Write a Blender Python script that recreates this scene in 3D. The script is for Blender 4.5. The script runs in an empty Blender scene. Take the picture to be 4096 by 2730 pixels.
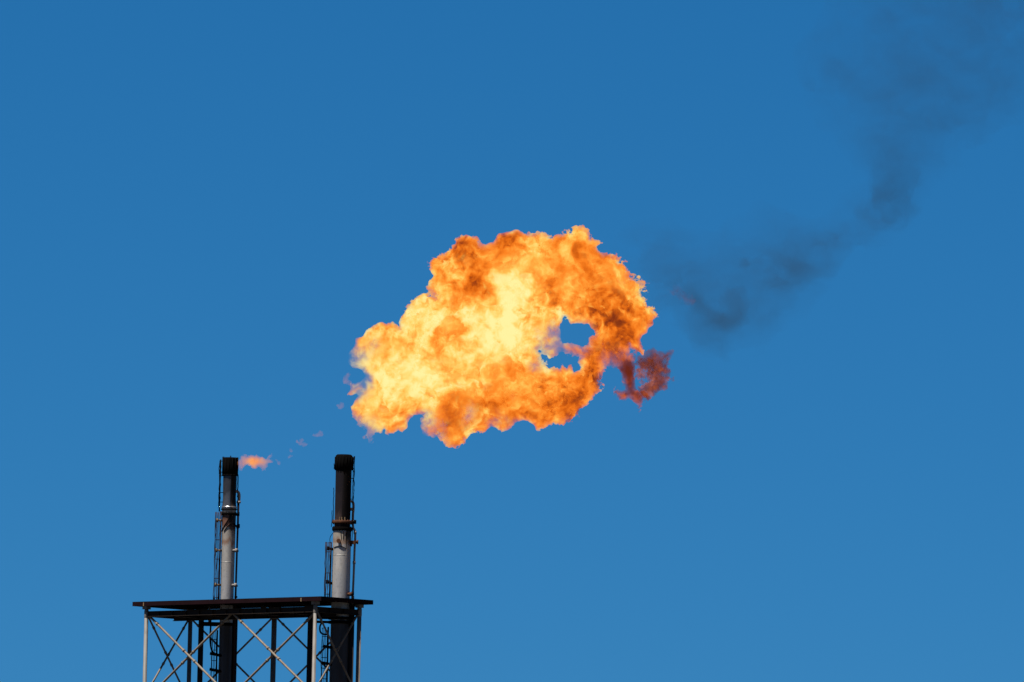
import bpy, bmesh, math, random
import numpy as np
from mathutils import Vector, Matrix

random.seed(7)
R = math.radians
scene = bpy.context.scene
col = scene.collection

# ------------------------------------------------------------------ camera
DIST = 800.0                    # metres to the tower: a long telephoto shot from the ground
S = 0.01407                     # metres per photo pixel (4096 wide) at that distance
PITCH, ROLL = R(4.08), 0.024
EYE = Vector((0, 0, 1.7))
cam_rot = Matrix.Rotation(R(90) + PITCH, 3, 'X') @ Matrix.Rotation(ROLL, 3, 'Z')
cd = bpy.data.cameras.new('camera')
cam = bpy.data.objects.new('camera', cd)
col.objects.link(cam)
cam.matrix_world = Matrix.Translation(EYE) @ cam_rot.to_4x4()
cd.sensor_width = 36.0
cd.lens = 36.0 * DIST / (4096 * S)
cd.clip_start, cd.clip_end = 1.0, 30000.0
scene.camera = cam
RIGHT, UP, FWD = cam_rot @ Vector((1, 0, 0)), cam_rot @ Vector((0, 1, 0)), cam_rot @ Vector((0, 0, -1))

def at(px, py, Y=None, depth=None):
    d = FWD * DIST + RIGHT * ((px - 2048) * S) + UP * ((1365 - py) * S)
    if Y is not None:
        return EYE + d * (Y / d.y)
    return EYE + d * ((depth or DIST) / DIST)

def proj(p):
    v = p - EYE
    k = DIST / v.dot(FWD)
    return 2048 + v.dot(RIGHT) * k / S, 1365 - v.dot(UP) * k / S

# ------------------------------------------------------------------ scene objects
def empty(name, loc, label, cat, group=None):
    o = bpy.data.objects.new(name, None)
    col.objects.link(o)
    o.location = loc
    o['label'] = label; o['category'] = cat
    if group: o['group'] = group
    bpy.context.view_layer.update()
    return o

def link(name, me, m, parent=None, smooth=False):
    o = bpy.data.objects.new(name, me)
    col.objects.link(o)
    if m: me.materials.append(m)
    if parent is not None:
        o.parent = parent
        o.matrix_parent_inverse = parent.matrix_world.inverted() if False else Matrix.Translation(-parent.location)
    if smooth:
        for p in me.polygons: p.use_smooth = True
    return o

class MB:
    """collects world-space pieces of one mesh"""
    def __init__(s): s.v, s.f, s.sm = [], [], []
    def quadbox(s, c, ax, ay, az):
        b = len(s.v)
        for i in (-1, 1):
            for j in (-1, 1):
                for k in (-1, 1):
                    s.v.append(c + ax * i + ay * j + az * k)
        for q in ((0, 1, 3, 2), (4, 6, 7, 5), (0, 4, 5, 1), (2, 3, 7, 6), (0, 2, 6, 4), (1, 5, 7, 3)):
            s.f.append([b + i for i in q]); s.sm.append(False)
    def box(s, c, sx, sy, sz, ux=Vector((1, 0, 0)), uy=Vector((0, 1, 0))):
        s.quadbox(c, ux * sx / 2, uy * sy / 2, Vector((0, 0, sz / 2)))
    def tube(s, pts, r, n=10, caps=True):
        rs = r if isinstance(r, (list, tuple)) else [r] * len(pts)
        b = len(s.v)
        ref = None
        for i, p in enumerate(pts):
            t = (pts[min(i + 1, len(pts) - 1)] - pts[max(i - 1, 0)]).normalized()
            if ref is None:
                ref = Vector((0, 0, 1)) if abs(t.z) < .9 else Vector((1, 0, 0))
            a = (ref - t * ref.dot(t)).normalized(); ref = a
            c = t.cross(a)
            for k in range(n):
                an = 2 * math.pi * k / n
                s.v.append(p + (a * math.cos(an) + c * math.sin(an)) * rs[i])
        for i in range(len(pts) - 1):
            for k in range(n):
                k2 = (k + 1) % n
                s.f.append([b + i * n + k, b + i * n + k2, b + (i + 1) * n + k2, b + (i + 1) * n + k]); s.sm.append(True)
        if caps:
            s.f.append([b + k for k in range(n)][::-1]); s.sm.append(False)
            e = b + (len(pts) - 1) * n
            s.f.append([e + k for k in range(n)]); s.sm.append(False)
    def lathe(s, base, prof, n=40, a0=0.0, a1=2 * math.pi):
        """prof: (radius, z) pairs about the vertical axis through base"""
        full = abs(a1 - a0 - 2 * math.pi) < 1e-6
        m = n if full else n + 1
        b = len(s.v)
        for r, z in prof:
            for k in range(m):
                an = a0 + (a1 - a0) * k / n
                s.v.append(Vector((base.x + r * math.cos(an), base.y + r * math.sin(an), z)))
        for i in range(len(prof) - 1):
            for k in range(n):
                k2 = (k + 1) % m
                s.f.append([b + i * m + k, b + i * m + k2, b + (i + 1) * m + k2, b + (i + 1) * m + k]); s.sm.append(True)
    def build(s, name, m, parent=None):
        me = bpy.data.meshes.new(name)
        me.from_pydata([tuple(v) for v in s.v], [], s.f)
        for p, q in zip(me.polygons, s.sm): p.use_smooth = q
        me.update()
        return link(name, me, m, parent)

# ------------------------------------------------------------------ materials
class NT:
    def __init__(s, name):
        s.m = bpy.data.materials.new(name); s.m.use_nodes = True
        s.t = s.m.node_tree; s.t.nodes.clear()
        s.out = s.t.nodes.new('ShaderNodeOutputMaterial')
    def n(s, typ, **kw):
        x = s.t.nodes.new(typ)
        for k, v in kw.items(): setattr(x, k, v)
        return x
    def l(s, a, b): s.t.links.new(a, b)
    def inp(s, sock, v):
        if hasattr(v, 'links') or isinstance(v, bpy.types.NodeSocket): s.l(v, sock)
        else: sock.default_value = v
    def math(s, op, a, b=0.0, c=None, clamp=False):
        x = s.n('ShaderNodeMath', operation=op, use_clamp=clamp)
        s.inp(x.inputs[0], a); s.inp(x.inputs[1], b)
        if c is not None: s.inp(x.inputs[2], c)
        return x.outputs[0]
    def vmath(s, op, a, b=None, scale=None):
        x = s.n('ShaderNodeVectorMath', operation=op)
        s.inp(x.inputs[0], a)
        if b is not None: s.inp(x.inputs[1], b)
        if scale is not None: s.inp(x.inputs['Scale'], scale)
        return x.outputs['Value'] if op in ('DISTANCE', 'LENGTH', 'DOT_PRODUCT') else x.outputs[0]
    def noise(s, vec, scale, detail=4, rough=.55, dist=0.0, color=False, lac=2.0):
        x = s.n('ShaderNodeTexNoise')
        s.l(vec, x.inputs['Vector'])
        x.inputs['Scale'].default_value = scale; x.inputs['Detail'].default_value = detail
        x.inputs['Roughness'].default_value = rough; x.inputs['Distortion'].default_value = dist
        x.inputs['Lacunarity'].default_value = lac
        return x.outputs['Color'] if color else x.outputs[0]
    def maprange(s, v, a, b, c, d, smooth=False):
        x = s.n('ShaderNodeMapRange')
        if smooth: x.interpolation_type = 'SMOOTHSTEP'
        s.inp(x.inputs[0], v)
        for i, q in zip((1, 2, 3, 4), (a, b, c, d)): s.inp(x.inputs[i], q)
        return x.outputs[0]
    def mix(s, f, a, b):
        x = s.n('ShaderNodeMix', data_type='RGBA')
        s.inp(x.inputs[0], f)
        s.inp(x.inputs[6], a if not isinstance(a, tuple) else (*a, 1)); s.inp(x.inputs[7], b if not isinstance(b, tuple) else (*b, 1))
        return x.outputs[2]
    def ramp(s, v, stops):
        x = s.n('ShaderNodeValToRGB')
        e = x.color_ramp.elements
        while len(e) < len(stops): e.new(.5)
        for q, (p, c) in zip(e, stops):
            q.position = p; q.color = (*c, 1)
        s.l(v, x.inputs[0])
        return x.outputs[0]

K = .43                           # reflectances are set for the exposure used below

def steel(name, base, rust, rust_amt=.5, rough=.6, metal=.0, scale=2.0, streak=True, spec=.1):
    """weathered painted / galvanised steel with rust blotches, drips and soot flecks"""
    base, rust = tuple(q * K for q in base), tuple(q * K for q in rust)
    t = NT(name)
    co = t.n('ShaderNodeTexCoord').outputs['Object']
    mp = t.n('ShaderNodeMapping'); mp.inputs['Scale'].default_value = (1, 1, .22 if streak else 1)
    t.l(co, mp.inputs[0])
    n1 = t.noise(mp.outputs[0], scale, 6, .65, .6)
    n2 = t.noise(co, scale * 5, 5, .6)
    n3 = t.noise(co, scale * .7, 3, .5)
    f = t.maprange(t.math('ADD', n1, t.math('MULTIPLY', n2, .4)), .95 - rust_amt * .4, 1.0 - rust_amt * .1, 0, 1, True)
    c = t.mix(f, base, rust)
    c = t.mix(t.maprange(n3, .3, .7, 0, .45), c, tuple(x * .45 for x in base))
    b = t.n('ShaderNodeBsdfPrincipled')
    t.l(c, b.inputs['Base Color'])
    b.inputs['Roughness'].default_value = rough; b.inputs['Metallic'].default_value = metal; b.inputs['Specular IOR Level'].default_value = spec
    bp = t.n('ShaderNodeBump'); bp.inputs['Strength'].default_value = .25; bp.inputs['Distance'].default_value = .02
    t.l(n2, bp.inputs['Height']); t.l(bp.outputs[0], b.inputs['Normal'])
    t.l(b.outputs[0], t.out.inputs[0])
    return t.m

def stack_paint(name, bands, rough=.46, metal=.5, right_black=None, spec=.3):
    """bands: (world z, colour, noise width) from the bottom up; heat tint, rust, soot and painted under-deck shade have their own irregular edges"""
    t = NT(name)
    geo = t.n('ShaderNodeNewGeometry').outputs['Position']
    co = t.n('ShaderNodeTexCoord').outputs['Object']
    sep = t.n('ShaderNodeSeparateXYZ'); t.l(geo, sep.inputs[0])
    z = sep.outputs['Z']
    mp = t.n('ShaderNodeMapping'); mp.inputs['Scale'].default_value = (2.2, 2.2, .5)
    t.l(co, mp.inputs[0])
    n1 = t.noise(mp.outputs[0], 1.3, 6, .65, .7)
    n2 = t.noise(co, 9, 5, .6)
    mp2 = t.n('ShaderNodeMapping'); mp2.inputs['Scale'].default_value = (7, 7, .25)
    t.l(co, mp2.inputs[0])
    n3 = t.noise(mp2.outputs[0], 1.0, 4, .6)
    c = None
    for zz, cc, w in bands:
        cc = tuple(q * K for q in cc)
        if c is None:
            c = t.mix(t.maprange(n3, .42, .72, 0, .55), cc, tuple(q * .5 for q in cc)); continue
        zz_n = t.math('ADD', z, t.math('MULTIPLY', t.math('SUBTRACT', n1, .5), w * 4.5))
        f = t.maprange(zz_n, zz - w * .4, zz + w * .4, 0, 1, True)
        c = t.mix(f, c, cc)
    c = t.mix(t.maprange(n2, .52, .75, 0, .35), c, (.018, .012, .010))
    if right_black:     # near-black on the right-hand side, ragged edge, fading out downwards
        bx, r, zt, w = right_black
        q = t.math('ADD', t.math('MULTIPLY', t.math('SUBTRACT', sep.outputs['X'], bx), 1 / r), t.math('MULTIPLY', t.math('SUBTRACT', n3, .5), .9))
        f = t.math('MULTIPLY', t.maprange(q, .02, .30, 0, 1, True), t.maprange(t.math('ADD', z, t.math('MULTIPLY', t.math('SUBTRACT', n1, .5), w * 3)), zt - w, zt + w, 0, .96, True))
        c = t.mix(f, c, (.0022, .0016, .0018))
    b = t.n('ShaderNodeBsdfPrincipled')
    t.l(c, b.inputs['Base Color'])
    b.inputs['Metallic'].default_value = metal; b.inputs['Specular IOR Level'].default_value = spec
    t.l(t.maprange(n1, .3, .7, rough - .1, rough + .2), b.inputs['Roughness'])
    bp = t.n('ShaderNodeBump'); bp.inputs['Strength'].default_value = .05; bp.inputs['Distance'].default_value = .02
    t.l(n2, bp.inputs['Height']); t.l(bp.outputs[0], b.inputs['Normal'])
    t.l(b.outputs[0], t.out.inputs[0])
    return t.m

M_POST = steel('galvanised_post', (.275, .255, .23), (.16, .08, .05), .45, .5)
M_BRACE = steel('brace_tube', (.30, .245, .185), (.16, .075, .04), .65, .5)
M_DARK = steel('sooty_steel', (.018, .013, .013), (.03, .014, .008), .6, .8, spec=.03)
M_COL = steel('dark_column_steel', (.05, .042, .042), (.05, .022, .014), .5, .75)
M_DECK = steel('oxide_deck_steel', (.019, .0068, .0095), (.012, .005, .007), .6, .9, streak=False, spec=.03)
M_BEAM = steel('weathered_beam_steel', (.024, .017, .013), (.045, .019, .008), .7, .7, streak=False)
M_SOOT = steel('burnt_soot_steel', (.0035, .003, .003), (.009, .006, .005), .5, .9, spec=.03)
M_RUST = steel('rusty_iron', (.10, .040, .022), (.19, .075, .025), .7, .75)
M_PIPE_RED = steel('oxidised_gas_pipe', (.055, .018, .016), (.15, .065, .03), .35, .7)
M_PIPE_GREY = steel('grey_gas_pipe', (.38, .345, .32), (.19, .11, .07), .2, .55)
M_CAGE = steel('cage_strip_steel', (.045, .026, .03), (.10, .045, .03), .5, .8)
M_BRK = steel('tan_bracket', (.34, .24, .14), (.17, .08, .04), .5, .6)

# ------------------------------------------------------------------ tower
NEAR = at(1285, 2386, Y=DIST)
Z0 = NEAR.z
PX = S / math.cos(R(45))
U = Vector((math.cos(R(45)), -math.sin(R(45)), 0))      # along the long side, towards the camera on the right
V = Vector((math.cos(R(45)), math.sin(R(45)), 0))       # along the short side, away from the camera
OU, OV = 39.5 * PX, 16.5 * PX
def solve(fn, target, lo, hi):
    for _ in range(50):
        m = (lo + hi) / 2
        if (fn(m) < target) == (fn(lo) < fn(hi)): lo = m
        else: hi = m
    return (lo + hi) / 2
LV = 175 * PX
LU = solve(lambda q: proj(NEAR - U * (OU + q) + V * OV)[0], 587, 5, 25)
LD = solve(lambda q: proj(NEAR - U * q)[0], 530, 5, 25)      # deck length
PB = NEAR - U * OU + V * OV
PA = PB - U * LU
ZV = Vector((0, 0, 1))
def tw(t, f, dz=0.0):
    p = PA + U * (LU * t) + V * (LV * f)
    return Vector((p.x, p.y, Z0 + dz))
ctr = tw(.5, .5)
tower = empty('flare_tower', (ctr.x, ctr.y, 0), 'dark steel lattice tower with cross braces and a flat rusty deck carrying both stacks', 'tower')

BAY = 342 * S
DZ = -0.70                                              # top beam level below the deck
def t_at(px, f): return solve(lambda q: proj(tw(q, f))[0], px, -.3, 1.4)
def down(t, f, z1, z0=0.0): return [tw(t, f, z1), Vector((tw(t, f).x, tw(t, f).y, z0))]

# deck: plate, edge channels, joists beneath
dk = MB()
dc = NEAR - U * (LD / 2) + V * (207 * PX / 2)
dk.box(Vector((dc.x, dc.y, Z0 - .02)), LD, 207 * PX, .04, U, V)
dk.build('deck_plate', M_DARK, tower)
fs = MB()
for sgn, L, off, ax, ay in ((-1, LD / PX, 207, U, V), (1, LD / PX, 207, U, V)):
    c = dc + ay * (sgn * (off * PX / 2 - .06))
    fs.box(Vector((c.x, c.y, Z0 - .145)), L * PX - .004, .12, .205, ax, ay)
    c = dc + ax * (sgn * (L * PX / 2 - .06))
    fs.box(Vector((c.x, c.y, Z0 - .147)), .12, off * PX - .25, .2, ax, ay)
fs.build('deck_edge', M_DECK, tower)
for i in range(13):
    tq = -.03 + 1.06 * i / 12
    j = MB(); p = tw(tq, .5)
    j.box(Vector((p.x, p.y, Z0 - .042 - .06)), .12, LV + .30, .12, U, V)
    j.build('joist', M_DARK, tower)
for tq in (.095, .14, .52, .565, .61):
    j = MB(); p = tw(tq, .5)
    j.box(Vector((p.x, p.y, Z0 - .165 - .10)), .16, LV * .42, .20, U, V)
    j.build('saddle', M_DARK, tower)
for px in (593, 1223):
    c = MB(); tq = t_at(px, 0)
    p = tw(tq, 0) - V * (OV + .02)
    c.box(Vector((p.x, p.y, Z0 - .16)), .07, .05, .2, U, V)
    c.build('clip', M_BRK, tower)

# corner posts and rear mid post
for (t, f, r, m) in ((0, 0, .115, M_POST), (1, 0, .108, M_POST), (1, 1, .125, M_POST), (0, 1, .125, M_POST), (.5, 1, .15, M_POST)):
    b = MB(); b.tube(down(t, f, -.25), r, 16)
    pt = tw(t, f, -.34); b.box(pt, .34, .34, .18, U, V)
    for k in (0, 1, 2):
        b.lathe(tw(t, f), [(r, Z0 + DZ - .22 - k * BAY), (r * 1.12, Z0 + DZ - .18 - k * BAY), (r * 1.12, Z0 + DZ + .18 - k * BAY), (r, Z0 + DZ + .22 - k * BAY)], 16)
    b.build('post', m, tower)
for (px, f) in ((807, .75), (1244, .75), (942, .95), (1409, .95)):
    t = t_at(px, f)
    b = MB()
    top, bot = down(t, f, -.26)
    b.tube([top, bot], .155, 14)
    b.box(tw(t, f, -.31), .5, .5, .1, U, V)
    b.build('column', M_COL, tower)

# ring beams at every bay level that is near the frame
def beam(a, b_, r, m, name='beam'):
    b = MB()
    d = (b_ - a).normalized(); side = d.cross(ZV).normalized()
    # I-section: web and two flanges
    mid = (a + b_) / 2; L = (b_ - a).length
    b.quadbox(mid, d * L / 2, side * .012, ZV * (r - .018))
    b.quadbox(mid + ZV * r, d * L / 2, side * .10, ZV * .016)
    b.quadbox(mid - ZV * r, d * L / 2, side * .10, ZV * .016)
    for q in range(1, int(L / 1.1)):
        p = a + d * (1.1 * q)
        b.quadbox(p, d * .012, side * .09, ZV * (r - .02))
    return b.build(name, m, tower)
for k in range(0, 9):
    z = DZ - k * BAY
    if k > 2 and k % 2: continue
    for (a, b_) in (((0, 0), (1, 0)), ((1, 0), (1, 1)), ((1, 1), (.5, 1)), ((.5, 1), (0, 1)), ((0, 1), (0, 0))):
        beam(tw(*a, z), tw(*b_, z), .14, M_BEAM)
# second, lower chord behind and cross ties through the middle (what thickens the top girder)
beam(tw(0.02, .55, DZ - .16), tw(.98, .55, DZ - .16), .13, M_BEAM, 'stringer')
for t in (.17, .36, .66, .84):
    beam(tw(t, .02, DZ - .05), tw(t, .98, DZ - .05), .12, M_BEAM, 'cross_tie')

# tubular X bracing with couplings
def brace(a, b_, r, m, cps=(.12, .47, .56), bend=.0):
    b = MB(); d = b_ - a
    pts = [a + d * (i / 12) + ZV * (-bend * math.sin(math.pi * i / 12)) for i in range(13)]
    b.tube(pts, r, 10)
    for c in cps:
        p = a + d * c; e = d.normalized() * .07
        b.tube([p - e, p + e], r * 1.4, 10)
    return b.build('brace', m, tower)
def xpair(a0, b0, z, r, m):
    a1, b1 = a0 - ZV * BAY, b0 - ZV * BAY
    side = (b0 - a0).cross(ZV).normalized() * (r * 1.02)
    brace(a0 + ZV * .0 + side, b1 + side, r, m, (.1 + random.random() * .06, .44 + random.random() * .03, .55 + random.random() * .04))
    brace(b0 - side, a1 - side, r, m, (.12 + random.random() * .06, .46, .57 + random.random() * .03))
for k in range(3):
    z = DZ - k * BAY
    xpair(tw(0, .045, z), tw(.5, .045, z), z, .066, M_BRACE)
    xpair(tw(.5, .045, z), tw(1, .045, z), z, .066, M_BRACE)
    xpair(tw(0, 1, z), tw(.5, 1, z), z, .055, M_BRACE)
    xpair(tw(.5, 1, z), tw(1, 1, z), z, .055, M_BRACE)
    xpair(tw(0, 0, z), tw(0, 1, z), z, .055, M_BRACE)
    xpair(tw(1, 0, z), tw(1, 1, z), z, .055, M_BRACE)

# ------------------------------------------------------------------ flare stacks
def stack_base(px):
    f = .8; t = t_at(px, f)
    p = tw(t, f)
    q0 = proj(p); q1 = proj(p + ZV)
    return p, (lambda y: p.z + (y - q0[1]) / (q1[1] - q0[1]))

def ladder(base, ang, dist, z0, z1, width, parent, cage=True, m=M_CAGE, step=.3, cage_r=.36, hoop=1.0, strips=7):
    """vertical ladder at angle ang off the stack, its safety cage as a sub-part"""
    o = Vector((math.cos(ang), math.sin(ang), 0)); s = Vector((-o.y, o.x, 0))
    c = base + o * dist
    b = MB()
    for k in (-1, 1):
        p = c + s * (k * width / 2)
        b.tube([Vector((p.x, p.y, z0)), Vector((p.x, p.y, z1))], .024, 6)
    z = z0 + .1
    while z < z1:
        p = Vector((c.x, c.y, z))
        b.tube([p - s * width / 2, p + s * width / 2], .016, 5)
        z += step
    lad = b.build('ladder', m, parent)
    if cage:
        g = MB()
        cc = c + o * (cage_r * .62)
        an0 = math.atan2(o.y, o.x)
        for i in range(strips):
            an = an0 + (-1 + 2 * i / (strips - 1)) * R(125)
            p = cc + Vector((math.cos(an), math.sin(an), 0)) * cage_r
            pts = []
            zz = z0 + .05
            while zz < z1:
                pts.append(Vector((p.x + random.uniform(-.022, .022), p.y, zz))); zz += .4
            pts.append(Vector((p.x, p.y, z1 - .05)))
            g.tube(pts, .0135, 4)
        z = z0 + .3
        while z < z1 + .01:
            pts = [Vector((cc.x + cage_r * math.cos(an0 + R(a)), cc.y + cage_r * math.sin(an0 + R(a)), z)) for a in range(-125, 126, 25)]
            g.tube(pts, .011, 4)
            z += hoop
        g.build('safety_cage', m, lad)
    return lad

def bracket(base, ang, r0, r1, z, parent, m=M_BRK, w=.07, drop=0.0, clamp=True):
    o = Vector((math.cos(ang), math.sin(ang), 0))
    b = MB()
    b.tube([Vector((base.x, base.y, z)) + o * (r0 - .05), Vector((base.x, base.y, z + drop)) + o * r1], [w * 1.15, w * .8], 8)
    if clamp:
        p = Vector((base.x, base.y, z + drop)) + o * r1
        b.tube([p - ZV * .11, p + ZV * .11], w * 1.1, 8)
    return b.build('bracket', m, parent)

def smooth_path(pts, n=6):
    out = []
    P = [pts[0]] + list(pts) + [pts[-1]]
    for i in range(1, len(P) - 2):
        for k in range(n):
            u = k / n
            a, b, c, d = P[i - 1], P[i], P[i + 1], P[i + 2]
            out.append(.5 * ((2 * b) + (c - a) * u + (2 * a - 5 * b + 4 * c - d) * u * u + (3 * b - a - 3 * c + d) * u ** 3))
    out.append(pts[-1])
    return out

def flange(base, r0, r1, za, zb, parent, m, bolts=16):
    b = MB()
    b.lathe(base, [(r0, za), (r1, za), (r1 + .012, za + .02), (r1 + .012, zb - .02), (r1, zb), (r0, zb)], 40)
    for k in range(bolts):
        an = 2 * math.pi * k / bolts
        p = base + Vector((math.cos(an), math.sin(an), 0)) * (r1 - .06)
        b.tube([Vector((p.x, p.y, za - .05)), Vector((p.x, p.y, zb + .05))], .022, 6)
    return b.build('flange', m, parent)

LEFT_A = R(180)
# ---- left-hand stack (smaller, stainless tip with a flared cone)
P1, z1 = stack_base(907)
st = empty('flare_stack', (P1.x, P1.y, 0), 'slimmer flare stack with bare grey burner tip under a short black cap', 'flare stack', 'flare stacks on the tower')
M_S1 = stack_paint('left_stack_paint_shade', [(0, (.07, .066, .07), .5), (Z0 - 1.2, (.62, .60, .59), .12), (z1(2300), (.62, .585, .54), 1.2), (z1(2178), (.44, .27, .19), .35), (z1(2160), (.56, .49, .42), .3), (z1(2118), (.31, .15, .10), .28), (z1(2085), (.16, .075, .05), .22)], right_black=(P1.x, .39, z1(2125), .5))  # lowest band: the deck's shade on the pipe, painted in as a dark colour
b = MB()
b.lathe(P1, [(.375, .0), (.38, z1(2300)), (.395, z1(2120)), (.40, z1(2078)), (.40, z1(2056))], 48)
b.build('pipe', M_S1, st)
for y in (2250,):
    b = MB(); b.lathe(P1, [(.375, z1(y) - .02), (.3885, z1(y) - .012), (.3885, z1(y) + .012), (.375, z1(y) + .02)], 48); b.build('weld_seam', M_S1, st)
M_T1 = stack_paint('left_tip_steel', [(0, (.34, .33, .33), .5), (z1(2010), (.28, .27, .28), .25), (z1(1985), (.15, .145, .155), .35), (z1(1925), (.10, .095, .105), .3)], .32, .8, right_black=(P1.x + .02, .39, z1(2030), .3))
b = MB()
b.lathe(P1, [(.40, z1(2047)), (.432, z1(2035)), (.425, z1(2031)), (.408, z1(2026)), (.392, z1(2018)), (.384, z1(2008)), (.372, z1(1990)), (.385, z1(1960)), (.392, z1(1898)), (.392, z1(1838)), (.365, z1(1836)), (.36, z1(1890))], 48)
b.build('burner_tip', M_T1, st)
b = MB()
n = 44
prof = []
b.lathe(P1, [(.405, z1(1900)), (.428, z1(1899)), (.43, z1(1870)), (.43, z1(1836)), (.415, z1(1831)), (.34, z1(1832)), (.33, z1(1875))], n)
for k in range(14):
    an = 2 * math.pi * k / 14 + .1
    p = P1 + Vector((math.cos(an), math.sin(an), 0)) * .44
    b.tube([Vector((p.x, p.y, z1(1902))), Vector((p.x, p.y, z1(1832 - random.random() * 4)))], .022, 6)
p = P1 + Vector((.02, -.40, 0)); b.tube([Vector((p.x, p.y, z1(1880))), Vector((p.x, p.y, z1(1825)))], .03, 6)
b.build('wind_shield', M_SOOT, st)
b = MB(); b.lathe(P1, [(.38, z1(1905)), (.455, z1(1904)), (.455, z1(1899)), (.38, z1(1898))], 40); b.build('support_ring', M_SOOT, st)
b = MB(); b.lathe(P1, [(.40 + .045 * math.sin(math.pi * i / 8), z1(2033) + .10 * i / 8) for i in range(9)], 48)
M_GLINT = stack_paint('glint_ring_steel', [(0, (1.5, 1.45, 1.4), .5)], .25, .95)
b.build('glint_ring', M_GLINT, st)  # shiny ring added to catch the sun as a bright glint
flange(P1, .38, .445, z1(2041), z1(2036), st, M_SOOT)
b = MB(); b.lathe(P1, [(.39, z1(2056)), (.405, z1(2052)), (.41, z1(2041))], 40); b.build('collar', M_T1, st)
flange(P1, .38, .475, z1(2060), z1(2053), st, M_SOOT)
ladder(P1, R(190), .465, Z0, z1(2047), .24, st, True, cage_r=.195, hoop=1.1, strips=10)
ladder(P1, R(188), .56, z1(2047), z1(1840), .26, st, False, M_SOOT)
b = MB()
for k, (dx, y0, y1_) in enumerate(((-.53, 2050, 1845), (-.60, 2030, 1842), (-.55, 1930, 1838), (.47, 2030, 1890), (.44, 1990, 1835), (-.63, 1900, 1840))):
    pts = []
    yy = y0
    while yy > y1_:
        pts.append(Vector((P1.x + dx + random.uniform(-.022, .022), P1.y - .12, z1(yy)))); yy -= 12
    if len(pts) > 1: b.tube(pts, .02, 5)
for y in (1846, 1890, 1905, 1972, 2010):
    b.tube([Vector((P1.x - .36, P1.y - .1, z1(y))), Vector((P1.x - .63, P1.y - .12, z1(y + 1)))], .022, 5)
b.build('igniter_line', M_SOOT, st)
b = MB(); b.box(Vector((P1.x - .545, P1.y - .13, z1(1995))), .1, .1, .13); b.build('junction_box', M_SOOT, st)
for y in (2084, 2204, 2342): bracket(P1, R(192), .39, .68, z1(y), st, M_BRK, .06)
for y in (2203, 2342): bracket(P1, R(-38), .38, .60, z1(y), st, M_PIPE_GREY, .07)
bracket(P1, R(-8), .39, .58, z1(2104), st, M_SOOT, .06)
bracket(P1, R(-5), .39, .55, z1(2056), st, M_SOOT, .05)
gx = lambda px, y, dy=0.0: Vector((P1.x + (px - 0) * S, P1.y + dy, z1(y)))
b = MB()
b.tube([gx(37, 2012), gx(37, 2100), gx(36, 2200), gx(35.5, 2300), gx(35, 2400), gx(34, 2470), gx(34, 2600), Vector((P1.x + 34 * S, P1.y, 0))], [.062, .058, .055, .055, .058, .058, .058, .058], 10)
for y in (2060, 2110, 2204, 2343, 2388): b.tube([gx(36.5, y - 4), gx(36.3, y + 4)], .085, 10)
b.build('gas_line', M_PIPE_RED, st)
b = MB()
pp = smooth_path([gx(24, 1968, -.15), gx(31, 1966, -.05), gx(38, 1974), gx(39.5, 1990), gx(37.5, 2012)])
b.tube(pp, .082, 12); b.tube([gx(38, 2004), gx(38, 2013)], .12, 12)
b.build('gooseneck', M_PIPE_GREY, st)
# cable drooping round the pipe, below the flange
b = MB()
def wrap(base, r, a0, a1, y0, y1_, zf, n=14, sag=0):
    return [Vector((base.x + r * math.cos(a0 + (a1 - a0) * i / n), base.y + r * math.sin(a0 + (a1 - a0) * i / n), zf(y0 + (y1_ - y0) * i / n + sag * math.sin(math.pi * i / n)))) for i in range(n + 1)]
b.tube(wrap(P1, .42, R(200), R(285), 2128, 2064, z1, sag=4), .026, 6)
b.tube(wrap(P1, .42, R(232), R(345), 2128, 2103, z1, sag=-18), .028, 6)
b.tube(wrap(P1, .43, R(248), R(262), 2098, 2084, z1), .022, 6)
b.build('cable', M_SOOT, st)

# ---- right-hand stack (larger, fully blackened tip over a double flange)
P2, z2 = stack_base(1362)
st = empty('flare_stack', (P2.x, P2.y, 0), 'stouter flare stack with a long soot-black tip above a rusty double flange', 'flare stack', 'flare stacks on the tower')
M_S2 = stack_paint('right_stack_paint_shade', [(0, (.07, .066, .07), .5), (Z0 - 1.1, (.62, .60, .585), .12), (z2(2300), (.62, .59, .555), 1.5), (z2(2178), (.48, .34, .25), .16), (z2(2158), (.54, .46, .37), .22), (z2(2128), (.66, .655, .68), .15)], right_black=(P2.x + .16, .52, z2(2165), .35))  # bottom band is painted dark for the shade under the deck
b = MB(); b.lathe(P2, [(.525, 0), (.52, z2(2390)), (.512, z2(2130)), (.50, z2(2124))], 48); b.build('pipe', M_S2, st)
for y in (2222,):
    b = MB(); b.lathe(P2, [(.50, z2(y) - .02), (.5205, z2(y) - .012), (.5205, z2(y) + .012), (.50, z2(y) + .02)], 48); b.build('weld_seam', M_S2, st)
M_T2 = stack_paint('right_tip_soot', [(0, (.06, .04, .038), .5), (z2(2055), (.020, .0155, .019), .5), (z2(1960), (.014, .011, .016), .5), (z2(1890), (.005, .004, .005), .3)], .6, .0, right_black=(P2.x - .06, .44, z2(2120), .2), spec=.06)
b = MB()
b.lathe(P2, [(.44, z2(2084)), (.445, z2(2040)), (.452, z2(1880)), (.455, z2(1828)), (.42, z2(1826)), (.41, z2(1890))], 48)
b.build('burner_tip', M_T2, st)
b = MB()
b.lathe(P2, [(.458, z2(1882)), (.49, z2(1880)), (.497, z2(1850)), (.49, z2(1830)), (.455, z2(1822)), (.39, z2(1819)), (.38, z2(1870))], 44)
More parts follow.
